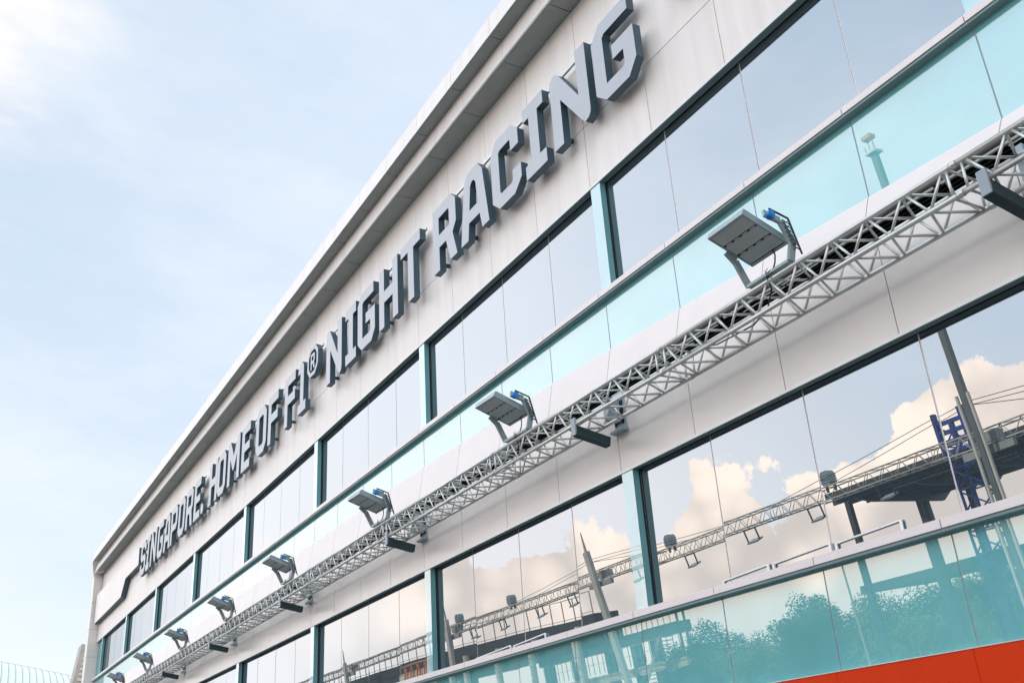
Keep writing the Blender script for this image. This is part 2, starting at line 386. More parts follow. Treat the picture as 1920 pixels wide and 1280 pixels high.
# end pier with the rounded corner
def end_frame():
    m = MB(); secs = []
    def sec(p, nrm, yf, th, yb=8.0):      # outer point p(x,z), inward normal, front depth
        o = Vector((p[0], 0, p[1])); i = o+Vector((nrm[0], 0, nrm[1]))*th
        return [(o.x, yf, o.z), (i.x, yf, i.z), (i.x, yb, i.z), (o.x, yb, o.z)]
    R = 1.05; cx, cz = -54.35+R, 12.18-R
    secs.append(sec((-53.0, 12.18), (0, -1), 6.865, .42))
    for k in range(0, 11):
        a = rad(90+9*k); t = k/10
        secs.append(sec((cx+R*math.cos(a), cz+R*math.sin(a)), (-math.cos(a), -math.sin(a)), 6.87+.22*t, .42+.22*t))
    for z in (9.9, 8.6, 7.3, 6.0, 4.7, 3.4, 2.1, .8, -.5, -2.6): secs.append(sec((-54.35, z), (1, 0), 7.09+.01, .66))
    for A, C in zip(secs, secs[1:]):
        A = [Vector(v) for v in A]; C = [Vector(v) for v in C]; d = [(c-a) for a, c in zip(A, C)]
        A2 = [a+x*(.006/max(x.length, .01)) for a, x in zip(A, d)]; C2 = [c-x*(.006/max(x.length, .01)) for c, x in zip(C, d)]
        m.add(A2+C2, [(0, 1, 2, 3), (7, 6, 5, 4)]+[(i, i+4, (i+1) % 4+4, (i+1) % 4) for i in range(4)])
    # lower step that dies into the pier
    m.prism([(7.078, 11.30), (7.112, 11.754), (7.45, 11.754), (7.45, 11.30)], -53.62, -53.006)
    return m.build('end_frame', M['clad'], B)
end_frame()

# red hoarding with its badge
H = thing('red_hoarding', 'plain red hoarding along the foot of the leaning facade with a white badge on it', 'hoarding', (-5, 7.5, .2), 'F')
m = MB()
for a, b in spans(WX0, XR, .005): m.box(a, b, 7.47, 7.62, -.32, .852)
m.build('board', M['red'], H)
m = MB(); m.box(WX0, XR, 7.464, 7.60, .853, .862); m.build('edge_trim', M['trim'], H)
m = MB(); bx = -7.42; oct_ = [(-.22, -.15), (-.14, -.32), (.14, -.32), (.22, -.15), (.22, .10), (.12, .17), (-.12, .17), (-.22, .10)]
m.prism([(bx+x, .435+z) for x, z in oct_], 7.455, 7.469, 'y'); bd = m.build('badge', M['slate'], H)
m = MB(); m.prism([(bx+x*.88, .435+z*.88) for x, z in oct_], 7.448, 7.454, 'y'); m.build('badge_face', M['white'], bd)

# ------------------------------------------------------------------ the sign
def fan_glyph(m, outer, holes, x, z, y0, y1, s=1.0):
    """glyph outline with holes: front/back caps by scanline-free triangulation, sides in material 1"""
    from mathutils.geometry import tessellate_polygon
    loops = [[Vector((x+a*s, 0, z+b*s)) for a, b in outer]]+[[Vector((x+a*s, 0, z+b*s)) for a, b in h] for h in holes]
    flat = [v for l in loops for v in l]; tris = tessellate_polygon(loops); o = len(m.v); n = len(flat)
    m.v += [Vector((v.x, y0, v.z)) for v in flat]+[Vector((v.x, y1, v.z)) for v in flat]
    for t in tris:
        a, b, c = (flat[i] for i in t); cr = (b-a).cross(c-a).y
        t = t if cr < 0 else t[::-1]
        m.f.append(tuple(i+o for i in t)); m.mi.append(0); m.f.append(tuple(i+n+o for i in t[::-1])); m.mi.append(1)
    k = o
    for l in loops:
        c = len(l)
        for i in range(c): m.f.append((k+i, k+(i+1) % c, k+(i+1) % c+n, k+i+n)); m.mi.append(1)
        k += c
h = 1.34
circ = [(.17+.17*math.cos(i*math.pi/12), .17+.17*math.sin(i*math.pi/12)) for i in range(24)]
GL = {
 'G': ([(.22,0),(.77,0),(.97,.22),(.97,.77),(.46,.77),(.46,.53),(.71,.53),(.71,.30),(.66,.25),(.27,.25),(.27,1.05),(.32,1.1),(.9,1.1),(.9,h),(.22,h),(0,1.12),(0,.2)], []),
 'C': ([(.22,0),(.73,0),(.97,.2),(.97,.46),(.7,.46),(.7,.29),(.66,.25),(.31,.25),(.27,.29),(.27,1.05),(.31,1.09),(.66,1.09),(.67,1.05),(.67,.86),(.93,.86),(.93,1.15),(.72,h),(.2,h),(0,1.12),(0,.2)], []),
 'N': ([(0,0),(.26,0),(.26,.80),(.76,.09),(.84,0),(.93,.02),(.985,.07),(1.0,.15),(1.0,h),(.74,h),(.74,.54),(.27,1.25),(.19,1.33),(.10,1.33),(.02,1.27),(0,1.18)], []),
 'I': ([(0,0),(.63,0),(.63,.25),(.445,.25),(.445,1.1),(.63,1.1),(.63,h),(0,h),(0,1.1),(.18,1.1),(.18,.25),(0,.25)], []),
 'A': ([(0,0),(.27,0),(.32,.32),(.72,.32),(.79,0),(1.04,0),(.88,1.14),(.72,h),(.34,h),(.18,1.14)], [[(.355,.56),(.675,.56),(.62,1.02),(.56,1.09),(.48,1.09),(.42,1.02)]]),
 'R': ([(0,0),(.25,0),(.25,.47),(.53,.47),(.68,0),(.96,0),(.80,.51),(.95,.68),(.95,1.16),(.77,h),(0,h)], [[(.25,.73),(.66,.73),(.68,.76),(.68,1.06),(.66,1.09),(.25,1.09)]]),
 'P': ([(0,0),(.25,0),(.25,.46),(.8,.46),(.98,.64),(.98,1.16),(.79,h),(0,h)], [[(.25,.71),(.68,.71),(.71,.74),(.71,1.06),(.68,1.09),(.25,1.09)]]),
 'O': ([(.22,0),(.73,0),(.95,.22),(.95,1.12),(.73,h),(.22,h),(0,1.12),(0,.22)], [[(.27,.30),(.33,.25),(.62,.25),(.68,.30),(.68,1.04),(.62,1.09),(.33,1.09),(.27,1.04)]]),
 'E': ([(0,0),(.83,0),(.83,.25),(.27,.25),(.27,.55),(.80,.55),(.80,.79),(.27,.79),(.27,1.09),(.83,1.09),(.83,h),(0,h)], []),
 'F': ([(0,0),(.25,0),(.25,.57),(.82,.57),(.82,.81),(.25,.81),(.25,1.09),(.84,1.09),(.84,h),(0,h)], []),
 '1': ([(0,0),(.59,0),(.59,.25),(.42,.25),(.42,1.20),(.30,h),(.16,h),(0,1.18),(0,1.06),(.17,1.06),(.17,.25),(0,.25)], []),
 'H': ([(0,0),(.26,0),(.26,.55),(.70,.55),(.70,0),(.96,0),(.96,h),(.70,h),(.70,.81),(.26,.81),(.26,h),(0,h)], []),
 'T': ([(.34,0),(.60,0),(.60,1.1),(.92,1.1),(.92,h),(0,h),(0,1.1),(.34,1.1)], []),
 'M': ([(0,0),(.27,0),(.27,.80),(.53,.42),(.62,.36),(.72,.42),(1.0,.80),(1.0,0),(1.27,0),(1.27,h),(1.03,h),(.635,.82),(.24,h),(0,h)], []),
 'S': ([(.2,0),(.78,0),(1,.22),(1,.6),(.82,.79),(.3,.79),(.27,.82),(.27,1.06),(.3,1.09),(.7,1.09),(.73,1.06),(.73,.93),(1,.93),(1,1.12),(.78,h),(.22,h),(0,1.12),(0,.74),(.2,.55),(.7,.55),(.73,.52),(.73,.28),(.7,.25),(.3,.25),(.27,.28),(.27,.44),(0,.44),(0,.22)], []),
 '.': (circ, []),
}
TXT = [('S',-42.22),('I',-41.1),('N',-40.26),('G',-39.0),('A',-37.87),('P',-36.76),('O',-35.57),('R',-34.43),('E',-33.28),('.',-32.31),
       ('H',-31.28),('O',-30.3),('M',-29.1),('E',-27.6),('O',-26.18),('F',-25.05),('F',-23.64),('1',-22.57),('N',-20.52),('I',-19.28),
       ('G',-18.54),('H',-17.33),('T',-16.2),('R',-14.7),('A',-13.58),('C',-12.39),('I',-11.28),('N',-10.43),('G',-9.26)]
YF, YBK, Z0 = 7.24, 7.37, 8.80
SG = thing('sign', 'raised grey capital lettering spelling SINGAPORE. HOME OF F1 NIGHT RACING on the cream upper wall', 'sign', (-26, 7.5, 8.8), 'F')
for ch, x in TXT:
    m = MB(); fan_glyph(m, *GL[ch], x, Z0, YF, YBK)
    # stand-off lugs
    w = .17 if ch == '.' else .12
    m.box(x+w-.02, x+w+.03, YBK, 7.5, Z0+.16, Z0+.22, 1)
    if ch != '.': m.box(x+w-.02, x+w+.03, YBK, 7.5, Z0+1.2, Z0+1.26, 1)
    m.build('letter', [M['letter'], M['side_shade']], SG, recalc=False)
# registered mark: ring, dark back and its R
for x0, z0 in ((-21.88, 9.46), (-7.55, 9.46)):
    m = MB()
    ring = [(.2,0),(.56,0),(.76,.2),(.76,.56),(.56,.76),(.2,.76),(0,.56),(0,.2)]; inn = [(.1+a*.737, .1+b*.737) for a, b in ring]
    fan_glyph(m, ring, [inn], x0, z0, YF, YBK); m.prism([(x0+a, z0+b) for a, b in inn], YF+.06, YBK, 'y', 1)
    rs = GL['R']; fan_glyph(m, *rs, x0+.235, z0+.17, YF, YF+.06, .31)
    m.build('letter', [M['letter'], M['side_shade']], SG, recalc=False)
# rails behind the letters
m = MB()
for a, b in ((-42.2, -32.5), (-31.3, -26.8), (-26.1, -24.3), (-23.6, -21.2), (-20.5, -15.3), (-14.7, -8.45)):
    m.box(a, b, 7.385, 7.425, Z0+1.36, Z0+1.41)
m.build('mounting_rail', M['trim'], SG)
# raised plate left of the lettering with its stepped lower edge
m = MB(); pl = [(-53.5, 8.81), (-46.42, 8.81), (-45.66, 9.45), (-42.84, 9.45), (-42.90, 10.16), (-44.2, 10.2), (-53.5, 10.2)]
fan_glyph(m, pl, [], 0, 0, 7.27, 7.47)
m.build('stepped_plate', [M['clad'], M['side_shade']], SG, recalc=False)

# ------------------------------------------------------------------ wall truss
TY0, TY1, TZ0, TZ1 = 6.84, 7.25, 4.232, 4.515
def truss_section(xa, xb, y0, y1, z0, z1, rc, rd, npan, T, mt, name='truss_section', nn=8):
    m = MB(); c = [(y0, z0), (y0, z1), (y1, z0), (y1, z1)]
    for y, z in c:
        m.rod((xa, y, z), (xb, y, z), rc, nn)
        m.rod((xa-.03, y, z), (xa+.03, y, z), rc*1.25, nn)
    faces = [((y0, z0), (y0, z1)), ((y1, z0), (y1, z1)), ((y0, z0), (y1, z0)), ((y0, z1), (y1, z1))]
    e = .075 if rc < .05 else .15
    for fi, (p, q) in enumerate(faces):
        for x in (xa+e, xb-e): m.rod((x, *p), (x, *q), rd, 6)
        L_ = (xb-xa-2*e-.04)/npan
        for i in range(npan):
            x0_ = xa+e+.02+i*L_
            if fi % 2 == 0: m.rod((x0_+.02, *q), (x0_+L_*.5, *p), rd, 6); m.rod((x0_+L_*.5, *p), (x0_+L_-.02, *q), rd, 6)
            else: m.rod((x0_+.02, *p), (x0_+L_*.5, *q), rd, 6); m.rod((x0_+L_*.5, *q), (x0_+L_-.02, *p), rd, 6)
    return m.build(name, mt, T, smooth=True)
TR = thing('lighting_truss', 'silver box truss bolted along the facade between the two window bands', 'truss', (-20, 6.84, 4.23), 'F')
xe = 3.91
while xe > -54:
    truss_section(xe-4.02, xe, TY0, TY1, TZ0, TZ1, .025, .0135, 9, TR, M['alu'])
    xe -= 4.02
# brackets
for i, x in enumerate([2.1, -3.9, -9.98, -16.05, -22.1, -28.3, -34.2, -40.2, -46.2, -52.2]):
    if i == 0: b0 = None
    lab = ['', 'dark bracket holding the wall truss at the right edge of the view', 'dark bracket under the wall truss right of the second nearest floodlight',
           'dark bracket under the wall truss right of the third nearest floodlight', 'dark truss bracket between the third and fourth floodlights',
           'dark truss bracket between the fourth and fifth floodlights', 'dark truss bracket between the fifth and sixth floodlights',
           'small truss bracket between the sixth and seventh floodlights', 'tiny truss bracket near the bottom left of the view', 'tiny truss bracket by the far end of the building'][i]
    if i == 0: continue
    if b0 is None:
        t = thing('truss_bracket', lab, 'bracket', (x, 7.5, 4.3), 'F', 'brackets holding the wall truss'); b0 = t
        m = MB(); m.bar((x, 6.825, 4.145), (x, 7.33, 4.045), .10, .125); m.build('arm', M['bracket'], t)
        m = MB(); m.box(x-.045, x+.045, 6.80, 6.825, 4.085, 4.31); m.build('end_plate', M['bracket_l'], t)
        m = MB(); m.box(x-.02, x+.22, 7.475, 7.5, 4.20, 4.72); m.box(x+.06, x+.14, 7.26, 7.475, 4.30, 4.62)
        m.box(x-.04, x+.24, 7.40, 7.499, 4.165, 4.20); m.build('wall_plate', M['plate'], t)
        m = MB()
        for zz in (4.28, 4.64):
            for xx in (x+.02, x+.18): m.rod((xx, 7.45, zz), (xx, 7.47, zz), .014, 6)
            m.box(x, x+.2, 7.462, 7.474, 4.29, 4.63); m.build('bolts', M['bracket'], t)
        b0t = t; bx_ = x
    else: dup(b0t, W(x, 7.5, 4.3), lab)

# ------------------------------------------------------------------ floodlights on the wall truss
def floodlight(x, label):
    t = thing('floodlight', label, 'floodlight', (x, 6.86, 4.55), 'F', 'floodlights standing on the wall truss')
    A = Vector((x, 6.36, 5.035)); Dn = Vector((x, 6.925, 4.83)); ex = Vector((.53, 0, 0)); ey = (Dn-A); ez = ex.cross(ey).normalized()
    if ez.z < 0: ez = -ez
    def P(u, v, w): return A+ex*u+ey*v+ez*w
    def slab(m, u0, u1, v0, v1, w0, w1, mi=0):
        m.add([P(u, v, w) for u in (u0, u1) for v in (v0, v1) for w in (w0, w1)], [(0, 1, 3, 2), (4, 6, 7, 5), (0, 4, 5, 1), (2, 3, 7, 6), (0, 2, 6, 4), (1, 5, 7, 3)], mi)
    m = MB(); slab(m, 0, 1, 0, 1, .012, .05)
    for u0, u1, v0, v1 in ((0, 1, 0, .05), (0, 1, .95, 1), (0, .035, .05, .95), (.965, 1, .05, .95)): slab(m, u0, u1, v0, v1, -.012, .012)
    for i in range(26): slab(m, .02+i*.0375, .028+i*.0375, .03, .97, .05, .085)
    hd = m.build('lamp_head', M['lamp'], t)
    m = MB()
    for k in range(3):
        v0 = .06+k*.305; slab(m, .045, .955, v0, v0+.255, -.004, .010)
        for j in range(9): slab(m, .05, .95, v0+.012+j*.026, v0+.024+j*.026, -.010, -.0045)
    m.build('lens', M['lens'], hd)
    m = MB()
    for v0 in (.318, .623):
        slab(m, .04, .96, v0, v0+.045, -.006, .011)
        for j in range(4): slab(m, .12+j*.22, .25+j*.22, v0+.014, v0+.03, -.012, -.007, 1)
    m.build('lens_divider', [M['lensdark'], M['lens']], hd)
    # yoke: base bar on the chord, two cranked arms
    m = MB()
    bl, br = Vector((x-.03, 6.86, 4.585)), Vector((x+.57, 6.86, 4.585))
    m.bar(bl, br, .09, .03)
    m.bar(bl+Vector((0, 0, .0)), (x-.03, 6.72, 4.86), .035, .075, upv=(0, 1, 0)); m.bar((x-.03, 6.72, 4.86), (x-.03, 6.62, 4.95), .03, .09, upv=(0, 1, 0))
    m.bar(br, (x+.60, 6.90, 4.80), .035, .075, upv=(0, 1, 0)); m.bar((x+.60, 6.90, 4.78), (x+.585, 6.80, 5.02), .03, .085, upv=(0, 1, 0)); m.bar((x+.585, 6.80, 5.02), (x+.57, 6.60, 5.07), .03, .09, upv=(0, 1, 0))
    m.build('yoke', M['lamp'], t)
    m = MB()
    pr_ = [(x+.62, 6.92, 4.70), (x+.62, 6.82, 5.02)]
    for i in range(7):
        a = i/7; y = 6.92-.10*a; z = 4.70+.32*a
        m.rod((x+.625, y-.045, z), (x+.625, y+.045, z+.04), .005, 5); m.rod((x+.625, y+.045, z), (x+.625, y-.045, z+.04), .005, 5)
    m.path([(x+.63, 6.97, 4.66), (x+.63, 6.87, 5.04), (x+.60, 6.66, 5.12)], .011, 6)
    m.build('cable_guard', M['bracket'], t)
    m = MB(); m.rod((x+.575, 6.655, 5.045), (x+.635, 6.655, 5.045), .045, 20); m.rod((x+.635, 6.655, 5.045), (x+.642, 6.655, 5.045), .03, 16); m.build('blue_disc', M['blue'], t)
    m = MB(); m.path([(x+.35, 6.88, 4.84), (x+.35, 6.90, 4.78), (x+.33, 6.90, 4.70), (x+.30, 6.88, 4.62), (x+.24, 6.86, 4.56), (x+.22, 6.9, 4.45)], .008, 6)
    m.path([(x+.22, 6.9, 4.45), (x+.05, 6.98, 4.33), (x-.25, 7.05, 4.29), (x-.6, 7.1, 4.33), (x-.95, 7.16, 4.38), (x-1.2, 7.2, 4.47)], .009, 5)
    m.path([(x+.30, 6.9, 4.45), (x+.45, 7.0, 4.40), (x+.8, 7.1, 4.44), (x+1.3, 7.16, 4.42), (x+1.7, 7.2, 4.47)], .007, 5)
    for k in range(5):
        a = k*1.3; m.path([(x+.30+.05*math.cos(a+s_*.9), 6.85+.05*math.sin(a+s_), 4.55+.03*s_-.04) for s_ in range(5)], .004, 4)
    m.build('power_cable', M['cable'], t)
    return t
FLX = [-6.6, -11.75, -16.75, -22.05, -26.9, -32.0, -37.0, -42.2, -47.2, -1.5]
names = ['largest floodlight, nearest the camera, with a blue disc on its yoke, on the wall truss', 'second nearest floodlight with a blue disc, standing on the wall truss',
 'third nearest floodlight on the wall truss, below the third window column', 'fourth nearest floodlight on the wall truss', 'fifth nearest floodlight on the wall truss',
 'sixth nearest floodlight on the wall truss, small', 'seventh nearest floodlight, tiny, low at the left', 'eighth floodlight, at the bottom left corner of the facade',
 'ninth floodlight, farthest along the wall truss', 'floodlight on the wall truss beyond the right edge of the view']
fl0 = floodlight(FLX[0], names[0]); tbl = {}
def walk(o):
    tbl[o.name] = kids(o)
    for k in tbl[o.name]: walk(k)
walk(fl0)
for x, n_ in zip(FLX[1:], names[1:]): f_ = dup(fl0, W(x, 6.86, 4.55), n_, table=tbl); f_.rotation_euler = (PHI+rad(random.uniform(-2.5, 2.5)), 0, rad(random.uniform(-2.5, 2.5)))

# white guard rails behind the lower sill
rl = [(-7.70, -6.90, .09, .12, 'white guard rail behind the lower sill, left of the widest pane joint'), (-6.82, -6.02, .10, .13, 'white guard rail behind the lower sill, nearest the camera'),
      (-8.50, -7.78, .07, .10, 'short white guard rail behind the lower sill, third from the right'), (-13.2, -12.3, .06, .10, 'white guard rail behind the sill left of the big window column'),
      (-14.4, -13.3, .04, .08, 'low white guard rail behind the sill, farthest left')]
for a, b, h0, h1, lb in rl:
    t = thing('guard_rail', lb, 'guard rail', (a, 7.55, 1.925), 'F', 'white guard rails behind the lower sill')
    m = MB(); zt = 1.925
    m.bar((a, 7.60, zt+h0), (b, 7.60, zt+h1), .012, .014); m.build('rail', M['white'], t)
    for x, hh in ((a, h0), (b, h1)):
        m = MB(); m.box(x-.012, x+.012, 7.592, 7.608, zt, zt+hh); m.build('post', M['white'], t)

# ------------------------------------------------------------------ across the street (seen in the glass)
TT = thing('street_truss', 'long grey lighting truss hung along the far side of the street', 'truss', (-40, -12, 8.8))
xe = 2.0
while xe > -96:
    truss_section(xe-7, xe, -12.25, -11.75, 8.62, 9.06, .026, .013, 10, TT, M['pale'], nn=6); xe -= 7
def mast(xb, xt, zt, label, white=False):
    t = thing('mast', label, 'mast', (xb, -12.1, 0), group='leaning masts carrying the street truss')
    m = MB(); m.bar((xb, -11.3, 0), (xt, -11.3, zt), (.30 if not white else .18), .2, upv=(0, 1, 0)); m.rod((xt, -11.3, zt), (xt-.1, -11.3, zt+(.9 if not white else .1)), .07, 8, r2=.025); m.build('pole', M['pale'] if not white else M['steel2s'], t)
    if white:
        m = MB()
        for s_ in (-.19, .19):
            f = 10.1/zt; m.rod((xb+s_, -11.2, 0), (xb+(xt-xb)*f+s_, -11.2, 10.1), .055, 10)
        m.build('side_pipe', M['cream'], t)
    m = MB(); xm = xb+(xt-xb)*8.4/zt; m.box(xm-.85, xm+.85, -11.65, -11.48, 8.3, 8.52); m.box(xm-.4, xm+.25, -12.15, -11.75, 8.68, 8.98); m.build('crossbeam', M['steel2'], t)
    m = MB(); zc = zt-.35
    for dxx in (-9, -6.5, 6.5, 9, 3): m.rod((xb+(xt-xb)*min(zc, 9.9)/zt, -11.4, min(zc, 9.9) if abs(dxx) > 7 else min(zc, 9.9)-.12), (xt+dxx, -12.0, 9.1), .011, 4)
    m.build('stay_cable', M['steel'], t)
    return t
mt = mast(-16.95, -17.0, 18.3, 'tall dark mast with two white pipes up its sides and an orange topped platform', True)
m = MB(); m.box(-17.2, -16.8, -11.5, -11.1, 18.3, 18.38)
for x in (-17.18, -16.86): m.box(x, x+.04, -11.15, -11.11, 18.36, 18.6)
m.build('platform', M['white'], mt)
m = MB(); m.box(-17.2, -16.85, -11.45, -11.15, 18.85, 18.98); m.bar((-17.1, -11.3, 18.36), (-17.08, -11.3, 18.9), .025, .025, upv=(0, 1, 0)); m.bar((-16.9, -11.3, 18.36), (-16.92, -11.3, 18.9), .025, .025, upv=(0, 1, 0)); m.build('beacon', M['orange'], mt)
mast(-35.0, -37.0, 9.9, 'pale grey leaning mast beside the far stairs')
mast(-51.7, -51.7, 9.4, 'slim grey mast rising over the roof deck railing')
mast(-66.0, -67.4, 9.2, 'farthest stub mast at the end of the street truss')
# hanging floodlights: one copied
def hang(x, label):
    t = thing('hanging_floodlight', label, 'floodlight', (x, -12, 8.6), group='floodlights hung under the street truss')
    m = MB(); m.bar((x-.25, -12.15, 8.14), (x+.25, -12.15, 8.14), .38, .06, upv=(0, .4, 1)); m.build('lamp_head', M['lamp'], t)
    m = MB()
    for s_ in (-.33, .33): m.bar((x+s_*.9, -12, 8.58), (x+s_*.9, -12.1, 8.14), .035, .05)
    m.bar((x-.33, -12, 8.56), (x+.33, -12, 8.56), .05, .04); m.build('yoke', M['steel'], t)
    return t
hx = [-21.2, -24.3, -27.6, -31.2, -34.6, -40.2, -43.2, -46.8, -50.1, -12.5, -7.0]
h0 = hang(hx[0], 'floodlight hung under the street truss beside the canopy corner')
hl = ['second hung floodlight from the canopy corner', 'third hung floodlight from the canopy corner', 'fourth hung floodlight from the canopy corner',
 'hung floodlight just right of the pale leaning mast', 'hung floodlight just left of the pale leaning mast', 'second hung floodlight left of the pale mast', 'third hung floodlight left of the pale mast',
 'farthest hung floodlight on the street truss', 'hung floodlight right of the dark mast', 'hung floodlight nearest the right end of the street truss']
for x, n_ in zip(hx[1:], hl): dup(h0, (x, -12, 8.6), n_)
def upl(x, label):
    t = thing('top_speaker', label, 'speaker', (x, -12, 9.1), group='rounded units on top of the street truss')
    m = MB()
    m.prism([(x-.15, 9.12), (x+.15, 9.12), (x+.2, 9.2), (x+.2, 9.48), (x+.13, 9.6), (x-.13, 9.6), (x-.2, 9.48), (x-.2, 9.2)], -12.2, -11.85, 'y')
    for k in range(4): m.box(x-.215, x+.215, -12.22, -11.83, 9.2+.08*k, 9.225+.08*k)
    m.build('housing', M['lamp'], t)
    m = MB(); m.box(x-.2, x-.15, -12.1, -12.0, 8.9, 9.2); m.box(x+.15, x+.2, -12.1, -12.0, 8.9, 9.2); m.build('clamp', M['steel'], t)
    return t
u0_ = upl(-23.3, 'rounded unit on top of the street truss near the canopy')
dup(u0_, (-32.2, -12, 9.1), 'rounded unit on top of the street truss in the middle window'); dup(u0_, (-45.5, -12, 9.1), 'rounded unit on top of the street truss left of the pale mast'); dup(u0_, (-51.5, -12, 9.1), 'farthest rounded unit on top of the street truss')

# canopy with columns and a lower deck
CN = thing('canopy', 'dark steel canopy on square columns beyond the street', 'canopy', (-12, -16, 0))
m = MB(); m.add([(-24.7, -13.2, 8.92), (10, -14.2, 8.92), (10, -20.4, 9.02), (-25.9, -19.2, 8.96), (-24.7, -13.2, 9.10), (10, -14.2, 9.10), (10, -20.4, 9.2), (-25.9, -19.2, 9.14)],
                [(0, 1, 2, 3), (7, 6, 5, 4), (0, 4, 5, 1), (1, 5, 6, 2), (2, 6, 7, 3), (3, 7, 4, 0)]); m.build('roof', M['steel'], CN)
m = MB()
for y in (-13.8, -14.7, -15.6, -16.5, -17.4, -18.3, -18.9): m.bar((-24.9, y, 8.82), (10, y-.8, 8.82), .09, .2)
m.build('purlins', M['steel'], CN)
m = MB()
for k in range(14): x = -24.2+k*2.3; m.prism([(-13.4, 8.86), (-19.6, 8.9), (-18.9, 8.45), (-15.0, 8.6)], x, x+.14)
m.build('rafters', M['steel'], CN)
m = MB()
for a, b, y in ((-22.6, -18.5, -14.3), (-20, -16, -15.2), (-22, -15, -16.0), (-16, -10, -14.6), (-12, -7, -15.8)): m.box(a, b, y, y+.06, 8.68, 8.705)
m.build('light_strip', M['trim'], CN)
for x, y in ((-25.0, -14.7), (-25.1, -18.8), (-24.55, -18.4), (-22.5, -18.2), (-18.0, -14.9), (-14.2, -18.6), (-9.2, -15), (-5.4, -18.6), (-1, -15), (5, -18.6)):
    m = MB(); m.box(x-.1, x+.1, y-.1, y+.1, 0, 8.85); m.build('column', M['steel'], CN)
m = MB(); m.add([(-30.2, -20.3, 5.9), (6, -19.2, 5.9), (6, -24, 5.9), (-29.4, -24.2, 5.9), (-30.2, -20.3, 6.24), (6, -19.2, 6.24), (6, -24, 6.24), (-29.4, -24.2, 6.24)],
                [(3, 2, 1, 0), (4, 5, 6, 7), (0, 1, 5, 4), (1, 2, 6, 5), (2, 3, 7, 6), (3, 0, 4, 7)]); m.build('lower_deck', M['steel'], CN)
# blue tower
BT = thing('scaffold_tower', 'blue lattice tower standing beside the dark mast', 'tower', (-18.7, -13.2, 0))
m = MB(); cs = [(-19.15, -13.5), (-18.25, -13.5), (-18.25, -12.8), (-19.15, -12.8)]
for x, y in cs: m.rod((x, y, 0), (x, y, 10), .05, 6)
for k in range(14):
    z = .3+k*.68
    for (xa, ya), (xb_, yb_) in zip(cs, cs[1:]+cs[:1]): m.rod((xa, ya, z), (xb_, yb_, z+.6), .028, 5); m.rod((xa, ya, z), (xb_, yb_, z), .028, 5)
m.build('frame', M['bluepaint'], BT)
m = MB()
for k in range(4): m.box(-19.2, -18.2, -12.85, -12.72, 8.9+k*.3, 9.02+k*.3)
m.box(-19.25, -19.13, -12.88, -12.7, 8.8, 10.2); m.box(-18.3, -18.15, -12.88, -12.7, 8.8, 10.2); m.box(-18.74, -18.62, -12.87, -12.71, 8.9, 9.9); m.build('head_ladder', M['bluepaint'], BT)

# roof deck building with railings, and the open stair frame
DK = thing('deck_building', 'dark building with a railed roof deck at the far left of the street', 'building', (-50, -18, 0))
edge = [(-44.0, -16.0, 7.9), (-47.2, -16.0, 8.0), (-50, -15.4, 8.1), (-53, -15.0, 8.15), (-57, -14.2, 8.2), (-62, -13.5, 8.2), (-70, -13, 8.2), (-80, -13, 8.2)]
m = MB()
for a, b in zip(edge, edge[1:]):
    zb = 6.3 if a[0] > -56 else 0
    m.add([(a[0], a[1], zb), (b[0], b[1], zb), (b[0], b[1], b[2]), (a[0], a[1], a[2]), (a[0], a[1]-1.6, zb), (b[0], b[1]-1.6, zb), (b[0], b[1]-1.6, b[2]), (a[0], a[1]-1.6, a[2])],
          [(0, 1, 2, 3), (7, 6, 5, 4), (3, 2, 6, 7), (0, 4, 5, 1), (0, 3, 7, 4), (1, 5, 6, 2)])
m.build('wall', M['steel'], DK)
m = MB()
for a, b in zip(edge, edge[1:]):
    A, C = Vector(a), Vector(b); n_ = max(2, int((C-A).length/.85))
    for i in range(n_): p = A.lerp(C, i/n_); m.bar(p, p+Vector((0, 0, 1.15)), .045, .045, upv=(0, 1, 0))
    m.bar(A+Vector((0, 0, 1.15)), C+Vector((0, 0, 1.15)), .04, .04); m.bar(A+Vector((0, 0, .12)), C+Vector((0, 0, .12)), .03, .03)
m.build('railing', M['steel2'], DK)
for x, y in ((-45.6, -15.7), (-49.2, -15.1), (-52.3, -14.7), (-55.5, -14.2)):
    m = MB(); m.rod((x, y, 0), (x, y, 7.6), .2, 10); m.build('column', M['cream'], DK)
m = MB(); random.seed(12)
for i in range(26):
    x = random.uniform(-72, -56.5); y = -15.6+(-46-x)*.075; z = random.uniform(3.2, 7.2); m.box(x, x+random.uniform(.15, .5), y+.5, y+.56, z, z+random.choice((.12, .5, 1.0)))
m.build('window', M['white'], DK)
SF = thing('stair_frame', 'open concrete frame with railings, a beige parapet and an outside stair', 'stair building', (-42, -16.5, 0))
m = MB(); m.box(-50, -37.6, -16.9, -16, 5.95, 6.45); m.box(-50, -37.6, -16.9, -16.1, 3.6, 3.9)
for x in (-49.6, -46.8, -43.9, -41.6, -39.9): m.box(x, x+.42, -16.5, -16.05, 0, 5.95)
m.build('frame', M['steel'], SF)
m = MB(); m.box(-48, -37.2, -16.0, -15.85, 4.45, 4.85); m.build('parapet', M['beige'], SF)
m = MB()
for zz, y in ((6.45, -16.05), (4.95, -15.95)):
    for i in range(27): x = -49.5+i*.46; m.bar((x, y, zz), (x, y, zz+.95), .03, .03, upv=(0, 1, 0))
    m.bar((-49.5, y, zz+.95), (-37.5, y, zz+.95), .035, .035); m.bar((-49.5, y, zz+.5), (-37.5, y, zz+.5), .02, .02)
m.build('railing', M['steel2'], SF)
m = MB()
for i in range(13): x = -38.0-i*.12; m.box(x-.1, x+.16, -15.9, -15.1, 5.85-i*.17, 5.89-i*.17)
